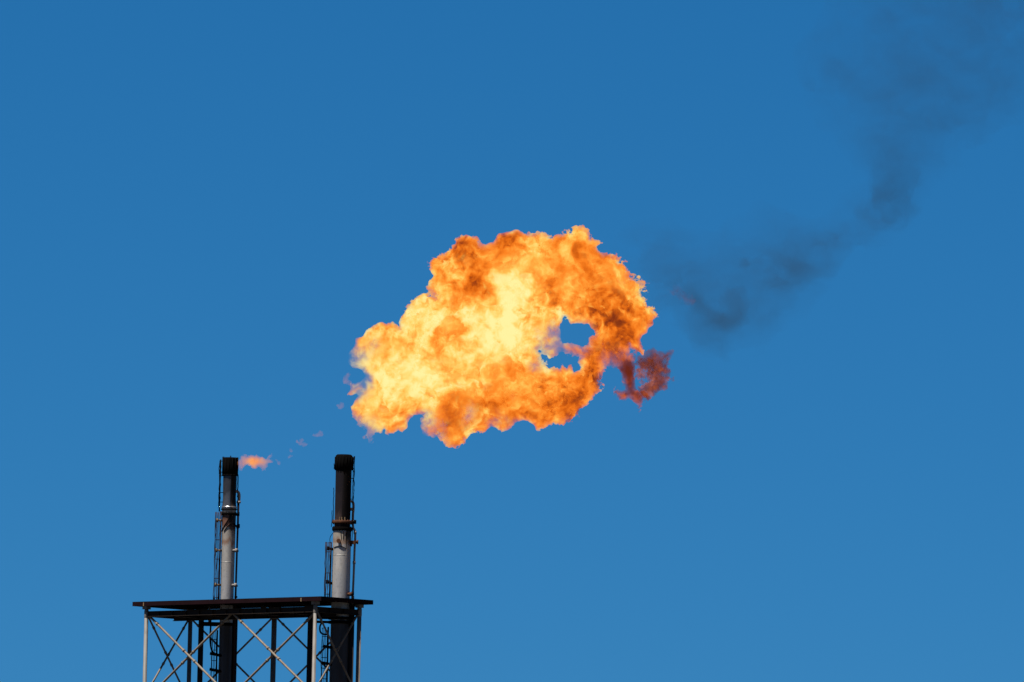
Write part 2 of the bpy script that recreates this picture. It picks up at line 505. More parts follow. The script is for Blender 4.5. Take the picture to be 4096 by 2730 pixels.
for k in range(18):
    an = 2 * math.pi * k / 18 + .1
    p = P2 + Vector((math.cos(an), math.sin(an), 0)) * .505
    b.tube([Vector((p.x, p.y, z2(1882 - random.random() * 3))), Vector((p.x, p.y, z2(1832 - random.random() * 6)))], .024, 6)
b.build('wind_shield', M_SOOT, st)
flange(P2, .43, .575, z2(2095), z2(2084), st, M_RUST, 20)
b = MB(); b.lathe(P2, [(.45, z2(2112)), (.452, z2(2096))], 40); b.build('spool', M_T2, st)
flange(P2, .43, .565, z2(2124), z2(2110), st, M_SOOT, 20)
b = MB()
for y in (2076, ):
    for an in (R(-95), R(-75), R(-110)):
        p = P2 + Vector((math.cos(an), math.sin(an), 0)) * .50
        b.box(Vector((p.x, p.y, z2(y + 4))), .05, .06, .26)
b.build('lug', M_BRK, st)
# port hole with a rusty stub
b = MB()
an = R(-107)
o = Vector((math.cos(an), math.sin(an), 0))
p = Vector((P2.x, P2.y, z2(2167))) + o * .47
b.tube([p, p + o * .16], .095, 14, caps=False); b.tube([p + o * .14, p + o * .17], .125, 14)
b.build('nozzle', M_RUST, st)
b = MB()
b.tube(wrap(P2, .535, R(215), R(300), 2193, 2197, z2, sag=-7), .018, 6)
b.tube(wrap(P2, .53, R(297), R(300), 2132, 2196, z2, sag=0), .014, 6)
b.tube(wrap(P2, .53, R(262), R(266), 2128, 2160, z2, sag=0), .014, 6)
b.tube(wrap(P2, .53, R(280), R(277), 2128, 2158, z2, sag=0), .014, 6)
b.tube(smooth_path([Vector((P2.x - .52, P2.y - .1, z2(2134))), Vector((P2.x - .66, P2.y - .1, z2(2150))), Vector((P2.x - .68, P2.y - .1, z2(2166))), Vector((P2.x - .62, P2.y - .1, z2(2176)))]), .018, 5)
b.build('cable', M_SOOT, st)
ladder(P2, R(190), .615, Z0, z2(2171), .24, st, True, cage_r=.20, hoop=1.2, strips=10)
for y, d in ((2196, .05), (2333, .09)): bracket(P2, R(196), .51, .80, z2(y + 4), st, M_SOOT, .075, d)
b = MB()
for k, (dx, y0, y1_) in enumerate(((.585, 2165, 1832), (.53, 2005, 1824), (.60, 1842, 1822), (.55, 1890, 1826), (-.56, 1878, 1848), (-.53, 2085, 1950), (-.60, 2110, 2040), (.60, 1995, 1870))):
    pts = []; yy = y0
    while yy > y1_:
        pts.append(Vector((P2.x + dx + random.uniform(-.02, .02), P2.y - .1, z2(yy)))); yy -= 11
    if len(pts) > 1: b.tube(pts, .021, 5)
for y in (1832, 1852, 1874, 1914, 1997):
    b.tube([Vector((P2.x + .42, P2.y - .1, z2(y))), Vector((P2.x + .605, P2.y - .1, z2(y)))], .024, 5)
b.box(Vector((P2.x + .59, P2.y - .1, z2(1832))), .07, .1, .2)
b.build('igniter_line', M_SOOT, st)
gx = lambda px, y, dy=0.0: Vector((P2.x + px * S, P2.y + dy, z2(y)))
b = MB()
b.tube(smooth_path([gx(42, 2085), gx(44, 2110), gx(51, 2124), gx(53, 2150), gx(51.5, 2200), gx(50.5, 2300), gx(49, 2380), gx(48, 2450)]), .062, 10)
b.tube([gx(48, 2450), gx(47, 2600), Vector((P2.x + 47 * S, P2.y, 0))], .062, 10)
for y, x in ((2086, 42), (2250, 51.2), (2130, 52), (2390, 49)): b.tube([gx(x, y - 6), gx(x, y + 6)], .085, 10)
b.build('gas_line', M_PIPE_GREY, st)
b = MB()
b.tube(smooth_path([gx(27, 2006, -.1), gx(36, 2006), gx(42, 2014), gx(43, 2035), gx(41.5, 2060), gx(42, 2086)]), .072, 12)
b.tube([gx(26, 2037), gx(42, 2037)], .09, 10)
b.build('gooseneck', M_PIPE_GREY, st)
bracket(P2, R(-10), .45, .72, z2(2088), st, M_SOOT, .07)
b = MB()
b.tube([gx(26, 2172, -.2), gx(62, 2168, -.1)], .085, 10)
b.box(gx(44, 2170, -.12), .3, .26, .2)
b.tube([gx(60, 2168, -.1), gx(66, 2168, -.1)], .12, 10)
b.tube([gx(36, 2172, -.15), gx(36, 2186, -.15)], .075, 10)
b.build('valve', M_RUST, st)
bracket(P2, R(-35), .50, .70, z2(2378), st, M_RUST, .08)
bracket(P2, R(-12), .50, .70, z2(2374), st, M_SOOT, .07)

# guide frames and pipe bends just under the deck, at each stack (part of the tower)
for base, zf, hw in ((P1, z1, .45), (P2, z2, .6)):
    for dz in ((-1.22,) if base is P1 else (-1.05, -1.28)):
        g = MB()
        p = Vector((base.x, base.y - .1, Z0 + dz))
        g.box(p - Vector((.55 + hw * .5, 0, 0)), 1.3, .14, .14 if base is P2 else .24)
        g.tube([p - Vector((hw + .45, 0, 0)) - ZV * .12, p - Vector((hw + .45, 0, 0)) + ZV * .22], .06, 8)
        g.lathe(base, [(hw, Z0 + dz - .08), (hw + .06, Z0 + dz - .08), (hw + .06, Z0 + dz + .08), (hw, Z0 + dz + .08)], 32)
        g.build('guide_frame', M_SOOT, tower)
    g = MB()
    q = lambda x, z: Vector((base.x + x, base.y - .25, Z0 + z))
    x0 = -(hw + .42)
    g.tube(smooth_path([q(x0, -1.25), q(x0 - .02, -2.1), q(x0 + .10, -2.75), q(x0 + .38, -2.95)] if base is P1 else [q(x0 + .02, -1.3), q(x0 - .10, -1.55), q(x0 - .07, -1.85), q(x0 + .1, -1.98), q(x0 + .34, -1.98)]), .05, 8)
    g.build('drain_pipe', M_SOOT, tower)
    for y in ((-3.0, -3.9) if base is P1 else (-2.75, -3.7)):
        g = MB(); g.tube([q(-.75 - hw * .3, y + .1), q(-.2, y - .02)], .085, 8); g.build('ladder_bracket', M_SOOT, tower)
    # lower ladder with cage, continuing below the deck
for base, par, dist, cr in ((P1, 'flare_stack', .50, .20), (P2, 'flare_stack.001', .66, .22)):
    ladder(base, R(190), dist, Z0 - 9, Z0 - 1.55, .30, bpy.data.objects[par], True, M_SOOT, cage_r=cr, hoop=.6, strips=7)
# inner downcomer pipe seen through the gap beneath the deck
b = MB(); px = (837 - 907) * S
b.tube([Vector((P1.x + px, P1.y, Z0 - .2)), Vector((P1.x + px, P1.y, Z0 - 1.2))], .05, 8); b.build('drain_pipe', M_PIPE_GREY, tower)

# ------------------------------------------------------------------ flames and smoke
def fft_noise(shape, beta, seed, lo=0.0):
    rng = np.random.default_rng(seed)
    w = rng.standard_normal(shape).astype(np.float32)
    F = np.fft.rfftn(w)
    kx = np.fft.fftfreq(shape[0])[:, None, None]; ky = np.fft.fftfreq(shape[1])[None, :, None]; kz = np.fft.rfftfreq(shape[2])[None, None, :]
    k = np.sqrt(kx * kx + ky * ky + kz * kz); k[0, 0, 0] = 1
    A = k ** (-beta / 2)
    A[k < lo] = 0; A[0, 0, 0] = 0
    r = np.fft.irfftn(F * A, s=shape).astype(np.float32)
    return r / r.std()

def poly_sd(poly, X, Z):
    """signed distance, inside positive"""
    P = np.asarray(poly, np.float64); Q = np.roll(P, -1, 0)
    d2 = np.full(X.shape, 1e18); ins = np.zeros(X.shape, bool)
    for (ax, az), (bx, bz) in zip(P, Q):
        ex, ez = bx - ax, bz - az
        t = np.clip(((X - ax) * ex + (Z - az) * ez) / (ex * ex + ez * ez + 1e-12), 0, 1)
        d2 = np.minimum(d2, (X - ax - t * ex) ** 2 + (Z - az - t * ez) ** 2)
        if ez != 0:
            c = ((az > Z) != (bz > Z)) & (X < ax + (Z - az) / ez * ex)
            ins ^= c
    return np.where(ins, 1, -1) * np.sqrt(d2)

def surface_nets(F, origin, h):
    s = F > 0
    nx, ny, nz = F.shape
    cnt = np.zeros((nx - 1, ny - 1, nz - 1), np.uint8)
    for i in (0, 1):
        for j in (0, 1):
            for k in (0, 1):
                cnt += s[i:nx - 1 + i, j:ny - 1 + j, k:nz - 1 + k]
    act = (cnt > 0) & (cnt < 8)
    del cnt
    I = np.argwhere(act)
    idx = np.full(act.shape, -1, np.int32); idx[act] = np.arange(len(I))
    acc = np.zeros((len(I), 3)); num = np.zeros(len(I))
    C = {}
    for i in (0, 1):
        for j in (0, 1):
            for k in (0, 1):
                C[i, j, k] = F[I[:, 0] + i, I[:, 1] + j, I[:, 2] + k]
    for a in C:
        for ax in range(3):
            if a[ax]: continue
            b = list(a); b[ax] = 1; b = tuple(b)
            fa, fb = C[a], C[b]
            m = (fa > 0) != (fb > 0)
            t = np.where(m, fa / np.where(m, fa - fb, 1), 0)
            pos = np.array(a, float)[None, :].repeat(len(I), 0); pos[:, ax] += t
            acc[m] += pos[m]; num[m] += 1
    V_ = (I + acc / num[:, None]) * h + origin
    quads = []
    for ax in range(3):
        sl0 = [slice(None)] * 3; sl1 = [slice(None)] * 3
        sl0[ax] = slice(0, -1); sl1[ax] = slice(1, None)
        ch = s[tuple(sl0)] != s[tuple(sl1)]
        o1, o2 = (ax + 1) % 3, (ax + 2) % 3
        E = np.argwhere(ch)
        ok = (E[:, o1] > 0) & (E[:, o2] > 0) & (E[:, o1] < F.shape[o1] - 1) & (E[:, o2] < F.shape[o2] - 1)
        E = E[ok]
        def cell(d1, d2):
            c = E.copy(); c[:, o1] -= d1; c[:, o2] -= d2
            return idx[c[:, 0], c[:, 1], c[:, 2]]
        q = np.stack([cell(1, 1), cell(0, 1), cell(0, 0), cell(1, 0)], 1)
        fl = ~s[E[:, 0], E[:, 1], E[:, 2]]
        q[fl] = q[fl][:, ::-1]
        quads.append(q)
    return V_, np.concatenate(quads)

def fluid(name, polys, holes, Rt, h, amp, seed, mat, depth=DIST, bulge=0.0, wob=0.0, beta=3.6, edge=1.0, grow=0.0, lo_wave=2.5, minsz=60):
    """a body of gas: its measured outline given real thickness, then roughened by three-dimensional turbulence.
       polys in photo pixels. Local axes: x right, y away from the camera, z up."""
    allp = np.array([p for q in polys for p in q], float)
    cx, cy = (allp[:, 0].min() + allp[:, 0].max()) / 2, (allp[:, 1].min() + allp[:, 1].max()) / 2
    k = S * depth / DIST
    loc = lambda q: [((px - cx) * k, (cy - py) * k) for px, py in q]
    pad = amp * 2.2 + 3 * h
    hx = (allp[:, 0].max() - allp[:, 0].min()) / 2 * k + pad; hz = (allp[:, 1].max() - allp[:, 1].min()) / 2 * k + pad
    hy = Rt + bulge + wob * 2 + pad
    ev = lambda n: int(n) + int(n) % 2
    nx, ny, nz = ev(2 * hx / h), ev(2 * hy / h), ev(2 * hz / h)
    xs, ys, zs = -hx + h * np.arange(nx), -hy + h * np.arange(ny), -hz + h * np.arange(nz)
    X, Z = np.meshgrid(xs, zs, indexing='ij')
    D = np.full(X.shape, -1e9)
    for q in polys: D = np.maximum(D, poly_sd(loc(q), X, Z))
    D = D + grow
    for q in holes: D = np.minimum(D, .06 - poly_sd(loc(q), X, Z))
    D = D.astype(np.float32)
    n2 = fft_noise((nx, 2, nz), 3.4, seed + 5)[:, 0, :]
    n2 = n2 / n2.std()
    yc = (wob * n2)[:, None, :]
    ys3 = ys[None, :, None].astype(np.float32)
    Dp = np.maximum(D, 0)
    prof = np.where(D > 0, Rt * (1 - np.exp(-edge * Dp / Rt)), edge * D)[:, None, :]
    G = (prof - np.abs(ys3 - yc)) / max(1.0, edge)
    lowk = h / (lo_wave * 2.2)
    n = fft_noise((nx, ny, nz), beta, seed, lowk)
    var = fft_noise((nx, ny, nz), 5.0, seed + 9, h / 7.0)
    G = G + amp * n * np.clip(1 + .75 * var, .25, 2.4)
    if bulge:
        b_ = fft_noise((nx, ny, nz), 5.0, seed + 1, h / 9.0)
        G = G + bulge * np.maximum(0, 1 - np.abs(b_) * 1.2) * np.clip(D / 1.2, 0, 1)[:, None, :]
    G[0], G[-1], G[:, 0], G[:, -1], G[:, :, 0], G[:, :, -1] = (-1,) * 6
    V_, Q = surface_nets(G.astype(np.float32), np.array([-hx, -hy, -hz]), h)
    # drop specks
    parent = np.arange(len(V_))
    lab = np.arange(len(V_))
    for _ in range(400):
        m = lab[Q].min(1)
        old = lab.copy()
        for c in range(4): np.minimum.at(lab, Q[:, c], m)
        lab = lab[lab]
        if (lab == old).all(): break
    u, inv, cn = np.unique(lab, return_inverse=True, return_counts=True)
    keep = cn[inv] >= minsz
    Q = Q[keep[Q].all(1)]
    used = np.unique(Q); re = np.full(len(V_), -1); re[used] = np.arange(len(used))
    V_, Q = V_[used], re[Q]
    me = bpy.data.meshes.new(name)
    me.vertices.add(len(V_)); me.vertices.foreach_set('co', V_.astype(np.float32).ravel())
    me.loops.add(Q.size); me.loops.foreach_set('vertex_index', Q.astype(np.int32).ravel())
    me.polygons.add(len(Q)); me.polygons.foreach_set('loop_start', np.arange(0, Q.size, 4, dtype=np.int32))
    me.polygons.foreach_set('loop_total', np.full(len(Q), 4, np.int32))
    me.polygons.foreach_set('use_smooth', np.ones(len(Q), bool))
    me.update(calc_edges=True); me.validate()
    me.materials.append(mat)
    o = bpy.data.objects.new(name, me); col.objects.link(o)
    B = Matrix((RIGHT, FWD, UP)).transposed()
    o.matrix_world = Matrix.Translation(at(cx, cy, depth=depth)) @ B.to_4x4()
    print(name, len(V_), len(Q), (nx, ny, nz))
    return o, (cx, cy, k)

EXPO = 1.4
GAIN = 2 ** -EXPO
FIRE = [(0.0, (.12, .017, .008)), (.12, (.26, .036, .008)), (.26, (.62, .105, .005)), (.40, (.98, .215, .014)), (.53, (1.04, .32, .035)), (.66, (1.06, .50, .075)), (.80, (1.08, .71, .165)), (1.0, (1.10, .90, .36))]

def gauss_field(t, p, blobs):
    """sum of smooth bumps: (x, z, radius, amount) in local metres"""
    acc = None
    for x, z, r, a in blobs:
        d = t.vmath('DISTANCE', p, (x, 0, z))
        g = t.maprange(d, 0, r, a, 0, True)
        acc = g if acc is None else t.math('ADD', acc, g)
    return acc

def fire_mat(name, blobs, wisps, base=.5, sigma=5.5, n_amp=(.6, .8), n_scale=(.5, 1.5), surf=.12, step=.05, warp=1.0, tint=None, dens_cut=(.25, .5), ramp=FIRE, crease=1.1):
    t = NT(name)
    co = t.n('ShaderNodeTexCoord').outputs['Object']
    wv = t.noise(co, .55, 3, .5, color=True)
    wp = t.vmath('SCALE', t.vmath('SUBTRACT', wv, (.5, .5, .5)), scale=2.2 * warp)
    wv2 = t.noise(co, 2.2, 4, .6, color=True)
    wp = t.vmath('ADD', wp, t.vmath('SCALE', t.vmath('SUBTRACT', wv2, (.5, .5, .5)), scale=1.1 * warp))
    pw = t.vmath('ADD', co, wp)
    flat = t.vmath('MULTIPLY', pw, (1, 0, 1))
    nA = t.noise(co, n_scale[0], 7, .6, 1.0)
    nC = t.math('ABSOLUTE', t.math('SUBTRACT', t.noise(pw, n_scale[0] * 1.5, 5, .6, .4), .5))
    nB = t.noise(co, n_scale[1], 8, .66, .6)
    T = t.math('ADD', base, t.math('MULTIPLY', t.math('SUBTRACT', nA, .5), n_amp[0] * 2))
    T = t.math('ADD', T, t.math('MULTIPLY', t.math('SUBTRACT', nB, .5), t.maprange(t.noise(co, .33, 2, .5), .38, .62, n_amp[1] * 1.2, n_amp[1] * 2.6)))
    T = t.math('ADD', T, t.math('MULTIPLY', t.math('SUBTRACT', nC, .09), crease))
    if blobs: T = t.math('ADD', T, gauss_field(t, flat, blobs))
    T = t.math('MINIMUM', t.math('MAXIMUM', T, 0.02), 1.0)
    c = t.ramp(T, ramp)
    dn = t.maprange(t.math('ADD', t.math('MULTIPLY', nA, .55), t.math('MULTIPLY', nB, .45)), dens_cut[0], dens_cut[1], .12, 1.0, True)
    if wisps:
        w = t.math('MULTIPLY', gauss_field(t, flat, wisps), t.maprange(nB, .35, .6, 1.6, .5))
        dn = t.math('MULTIPLY', dn, t.math('POWER', 2.718, t.math('MULTIPLY', w, -1.0)))
    sg = t.math('MULTIPLY', dn, sigma)
    ab = t.n('ShaderNodeVolumeAbsorption'); ab.inputs['Color'].default_value = (0, 0, 0, 1); t.l(sg, ab.inputs['Density'])
    em = t.n('ShaderNodeEmission'); t.l(c, em.inputs['Color']); t.l(t.math('MULTIPLY', sg, GAIN), em.inputs['Strength'])
    ad = t.n('ShaderNodeAddShader'); t.l(ab.outputs[0], ad.inputs[0]); t.l(em.outputs[0], ad.inputs[1])
    t.l(ad.outputs[0], t.out.inputs['Volume'])
    tr = t.n('ShaderNodeBsdfTransparent'); es = t.n('ShaderNodeEmission'); t.l(c, es.inputs['Color']); es.inputs['Strength'].default_value = GAIN
    mx = t.n('ShaderNodeMixShader'); t.l(t.math('MULTIPLY', dn, surf), mx.inputs[0]); t.l(tr.outputs[0], mx.inputs[1]); t.l(es.outputs[0], mx.inputs[2])
    t.l(mx.outputs[0], t.out.inputs['Surface'])
    t.m.cycles.emission_sampling = 'NONE'
    t.m.cycles.homogeneous_volume = False
    t.m.cycles.volume_step_rate = step
    return t.m

def c1(q): return [(1340 + x / 1.668, 880 + y / 1.668) for x, y in q]          # traced on an enlargement of the big flame
BIG = c1([(95, 940), (105, 890), (140, 850), (150, 800), (195, 780), (215, 750), (265, 715), (310, 690), (345, 710), (385, 690), (415, 720), (440, 735), (445, 690), (455, 640), (460, 600), (500, 580), (540, 555), (580, 530), (625, 515), (660, 525), (668, 490), (640, 450), (655, 410), (660, 370), (645, 320), (640, 290), (665, 262), (705, 255), (730, 235), (750, 210), (790, 180), (815, 140), (860, 128), (905, 125), (940, 145), (965, 185), (1000, 180), (1030, 165), (1065, 160), (1080, 125), (1100, 100), (1150, 90), (1190, 85), (1215, 75), (1235, 90), (1290, 92), (1320, 105), (1360, 95), (1390, 98), (1415, 120), (1450, 125), (1480, 110), (1520, 95), (1545, 75), (1580, 80), (1610, 65), (1650, 65), (1665, 90), (1680, 120), (1700, 150), (1715, 128), (1755, 155), (1735, 180), (1755, 215), (1785, 250), (1815, 228), (1840, 260), (1870, 255), (1895, 295), (1930, 305), (1940, 340), (1960, 375), (2000, 395), (2035, 440), (2030, 480), (2065, 530), (2085, 580), (2120, 610), (2145, 635), (2125, 660), (2115, 700), (2085, 710), (2070, 745), (2040, 765), (2025, 800), (2030, 870), (1990, 850), (1965, 825), (1955, 860), (1962, 920), (1985, 970), (1998, 1020), (1992, 1080), (2000, 1130), (2030, 1150), (2060, 1140), (2090, 1190), (2062, 1185), (2045, 1215), (2028, 1250), (2012, 1222), (1985, 1200), (1962, 1172), (1935, 1192), (1905, 1186), (1878, 1150), (1912, 1160), (1950, 1138), (1940, 1060), (1920, 1010), (1890, 965), (1845, 965), (1815, 955), (1797, 950), (1785, 1010), (1770, 1060), (1750, 1110), (1720, 1160), (1690, 1210), (1650, 1240), (1605, 1290), (1560, 1315), (1510, 1340), (1470, 1350), (1420, 1355), (1390, 1380), (1350, 1395), (1330, 1360), (1290, 1330), (1250, 1325), (1200, 1340), (1160, 1385), (1115, 1410), (1080, 1385), (1040, 1370), (1000, 1400), (950, 1410), (920, 1430), (890, 1470), (840, 1495), (800, 1505), (750, 1490), (720, 1460), (680, 1440), (630, 1435), (590, 1420), (580, 1380), (590, 1330), (600, 1290), (570, 1280), (520, 1300), (480, 1330), (475, 1385), (440, 1410), (420, 1390), (385, 1420), (350, 1420), (330, 1380), (305, 1420), (270, 1400), (230, 1435), (205, 1400), (160, 1360), (130, 1310), (115, 1250), (140, 1215), (165, 1175), (150, 1150), (105, 1160), (130, 1110), (190, 1080), (210, 1040), (190, 1000), (150, 980), (110, 970)])
HOLES = [c1([(1500, 700), (1530, 665), (1580, 690), (1640, 685), (1700, 690), (1730, 740), (1740, 775), (1700, 790), (1690, 840), (1640, 845), (1580, 830), (1515, 830), (1500, 770)]),
         c1([(1345, 870), (1360, 850), (1385, 880), (1440, 910), (1500, 880), (1515, 860), (1560, 890), (1620, 920), (1625, 950), (1645, 980), (1640, 1010), (1590, 1025), (1570, 970), (1545, 1000), (1515, 960), (1500, 1000), (1440, 980), (1410, 970), (1370, 930)])]
BX = (min(p[0] for p in BIG) + max(p[0] for p in BIG)) / 2; BY = (min(p[1] for p in BIG) + max(p[1] for p in BIG)) / 2
def lb(L):      # enlargement coordinates -> local metres
    return [((1340 + x / 1.668 - BX) * S, (BY - 880 - y / 1.668) * S, r / 1.668 * S * 1.7, a) for x, y, r, a in L]
heat = lb([(720, 1380, 150, -.12), (1130, 720, 230, .52), (1150, 800, 130, .10), (620, 690, 190, .31), (400, 1050, 290, .29), (760, 960, 250, .24), (1190, 420, 140, .34), (1300, 240, 170, .06), (960, 400, 110, -.36), (880, 165, 90, -.30), (1140, 130, 90, -.26), (1810, 560, 150, -.22), (1930, 720, 150, -.28), (1900, 900, 170, -.26), (2000, 1170, 165, -.62), (1935, 1000, 110, -.22), (1700, 1060, 90, -.2), (1560, 1220, 130, -.22), (1060, 1220, 110, -.20), (690, 800, 80, -.26), (640, 910, 70, -.22), (820, 780, 60, -.2), (1330, 700, 90, -.14), (1600, 850, 150, -.14), (420, 770, 120, -.14), (1420, 1330, 120, -.08), (1640, 200, 120, -.10)])
wisp = lb([(690, 1370, 160, 1.2), (890, 1260, 80, 2.6), (130, 920, 120, 3.2), (300, 850, 70, 2.2), (1025, 1105, 40, 3.5), (1190, 1180, 50, 2.0), (1330, 970, 60, 1.8), (1440, 770, 110, 2.8), (1880, 440, 70, 1.2), (1070, 1320, 70, 1.6), (200, 1390, 120, 2.8), (160, 1120, 90, 3.6), (1860, 900, 110, 1.5), (1985, 1160, 120, .9), (1600, 870, 90, 1.3), (600, 1390, 80, 1.5)])
M_FIRE = fire_mat('gas_fire', heat, wisp, base=.575)
big, _ = fluid('flare_flame', [BIG], HOLES, 2.6, .05, .10, 11, M_FIRE, depth=800.5, bulge=.9, wob=.25, beta=3.2, lo_wave=1.0, edge=1.1, grow=.11)
big['label'] = 'huge billowing orange and yellow fireball with a hole near its right end'
big['category'] = 'flame'

def c2(q): return [(900 + x / 5.348, 1680 + y / 5.348) for x, y in q]
SMALL = c2([(272, 880), (278, 850), (310, 800), (350, 760), (420, 755), (480, 775), (520, 762), (560, 745), (600, 752), (640, 765), (670, 735), (710, 770), (760, 792), (800, 785), (850, 820), (880, 840), (905, 800), (945, 765), (1000, 700), (1025, 700), (1000, 760), (945, 805), (932, 850), (960, 880), (1010, 900), (980, 915), (930, 930), (912, 970), (910, 1010), (860, 1060), (790, 1085), (760, 1040), (740, 1000), (700, 1000), (690, 1050), (650, 1065), (590, 1060), (550, 1000), (500, 992), (450, 1010), (430, 1055), (390, 1055), (330, 1040), (284, 1035), (272, 960)])
sx, sy = (262 + 1025) / 2, (700 + 1085) / 2
ls = lambda L: [((x - sx) / 5.348 * S, (sy - y) / 5.348 * S, r / 5.348 * S * 1.7, a) for x, y, r, a in L]
PALE = [(0.0, (.62, .19, .12)), (.35, (.85, .26, .11)), (.6, (1.0, .34, .10)), (.8, (1.0, .40, .11)), (1.0, (1.0, .50, .15))]
dS = (P1 - EYE).dot(FWD)
M_FIRE2 = fire_mat('pilot_fire', ls([(560, 900, 110, .2), (800, 870, 90, .15)]), ls([(540, 905, 130, -1.3), (650, 890, 120, -1.1), (800, 850, 100, -1.0)]), base=.55, sigma=1.3, n_scale=(2.5, 7.0), surf=.03, step=.03, warp=.12, dens_cut=(.3, .55), ramp=PALE)
sm, _ = fluid('flare_flame', [SMALL], [], .35, .02, .035, 23, M_FIRE2, depth=dS, beta=3.4, wob=.03, lo_wave=.5)
sm['label'] = 'small pale orange flame blown sideways from the mouth of the slimmer stack'
sm['category'] = 'flame'

WISP = fire_mat('fading_fire', [], [], base=.5, sigma=.75, n_scale=(2.5, 7.0), surf=.05, step=.04, warp=.1, dens_cut=(.3, .6), ramp=[(0, (.42, .15, .13)), (1, (.85, .34, .27))])
for q, lab in (([(1480, 440), (1540, 430), (1580, 450), (1600, 420), (1660, 400), (1690, 430), (1670, 470), (1740, 490), (1780, 520), (1750, 560), (1690, 580), (1640, 550), (1590, 545), (1530, 500)], 'brightest pink scrap of flame floating between the two stack tops'),
               ([(1870, 330), (1930, 300), (1990, 270), (2020, 220), (2070, 225), (2110, 300), (2100, 340), (2030, 370), (1950, 370), (1890, 365)], 'faint lilac scrap of flame highest up, nearest the stouter stack'),
               ([(1345, 800), (1355, 770), (1400, 745), (1435, 765), (1430, 790), (1380, 815), (1360, 812)], 'tiny pink spark of flame lower of two scraps beside the small flame'),
               ([(1375, 650), (1400, 620), (1435, 635), (1460, 660), (1440, 690), (1415, 695)], 'tiny pink spark of flame just above a similar lower one'),
               ([(1040, 860), (1080, 830), (1120, 850), (1140, 880), (1180, 890), (1200, 930), (1170, 980), (1130, 960), (1110, 900)], 'pale ghostly scrap trailing off the tip of the small flame')):
    w, _ = fluid('flame_wisp', [c2(q)], [], .16, .015, .02, 31 + len(lab), WISP, depth=dS, beta=3.4, lo_wave=.4, minsz=30)
    w['label'] = lab; w['category'] = 'flame wisp'; w['group'] = 'scraps of flame drifting off'

RED = c1([(2010, 950), (2025, 920), (2060, 915), (2090, 880), (2120, 860), (2145, 895), (2200, 885), (2250, 880), (2225, 930), (2228, 970), (2215, 1030), (2200, 1075), (2205, 1105), (2160, 1130), (2122, 1168), (2105, 1150), (2085, 1190), (2060, 1150), (2075, 1120), (2098, 1105), (2070, 1070), (2040, 1025), (2020, 990)])
DIM = [(0.0, (.08, .015, .009)), (.4, (.21, .038, .014)), (.7, (.38, .078, .02)), (1.0, (.5, .13, .03))]
M_RED = fire_mat('smouldering_fire', [], [], base=.36, sigma=3.6, n_scale=(.9, 2.6), n_amp=(1.2, 1.3), surf=.08, step=.05, warp=.4, dens_cut=(.36, .55), ramp=DIM)
w, _ = fluid('flame_wisp', [RED], [], .8, .035, .13, 79, M_RED, grow=.12, depth=801, beta=3.5, wob=.08, lo_wave=1.2)
w['label'] = 'dark red smouldering scrap torn off the right end of the fireball'; w['category'] = 'flame wisp'; w['group'] = 'scraps of flame drifting off'
for q, lab in (([(45, 1075), (60, 1040), (90, 1010), (105, 1030), (85, 1060), (105, 1085), (80, 1100), (55, 1095)], 'pale pink puff of flame at the left edge of the fireball'),
               ([(15, 1240), (35, 1215), (60, 1225), (65, 1250), (40, 1262), (20, 1258)], 'barely visible pink puff low and left of the fireball')):
    w, _ = fluid('flame_wisp', [c1(q)], [], .3, .03, .03, 51 + len(lab), WISP, depth=800.5, beta=3.4, lo_wave=.7, minsz=30)
    w['label'] = lab; w['category'] = 'flame wisp'; w['group'] = 'scraps of flame drifting off'

M_DIM = fire_mat('dying_fire', [], [], base=.35, sigma=.55, n_scale=(1.2, 3.2), n_amp=(.8, .8), surf=.02, step=.05, warp=.4, dens_cut=(.40, .58), ramp=DIM)
w, _ = fluid('flame_wisp', [[(2400 + x / .9222, y / .9222) for x, y in [(255, 1080), (275, 1062), (300, 1065), (318, 1085), (345, 1090), (358, 1110), (345, 1128), (322, 1125), (300, 1105), (275, 1095)]]], [], .8, .04, .10, 88, M_DIM, depth=801, beta=3.4, lo_wave=.9, minsz=40)
w['label'] = 'dim purplish red scrap hanging in the smoke beyond the fireball'; w['category'] = 'flame wisp'; w['group'] = 'scraps of flame drifting off'

# smoke
def c3(q): return [(2400 + x / .9222, y / .9222) for x, y in q]
SMOKE = c3([(60, 850), (130, 800), (230, 790), (330, 830), (430, 850), (500, 820), (580, 770), (650, 750), (730, 800), (800, 800), (860, 740), (900, 640), (850, 520), (760, 400), (720, 300), (700, 180), (800, 60), (880, -60), (1000, -200), (1250, -300), (1700, -300), (1750, 100), (1700, 350), (1560, 480), (1450, 560), (1330, 640), (1240, 720), (1180, 820), (1060, 900), (950, 950), (900, 1040), (840, 1100), (760, 1180), (660, 1250), (560, 1310), (430, 1345), (320, 1340), (250, 1270), (190, 1180), (150, 1080), (90, 1000)])
MX = (min(p[0] for p in SMOKE) + max(p[0] for p in SMOKE)) / 2; MY = (min(p[1] for p in SMOKE) + max(p[1] for p in SMOKE)) / 2
lm = lambda L: [((2400 + x / .9222 - MX) * S, (MY - y / .9222) * S, r / .9222 * S * 1.7, a) for x, y, r, a in L]
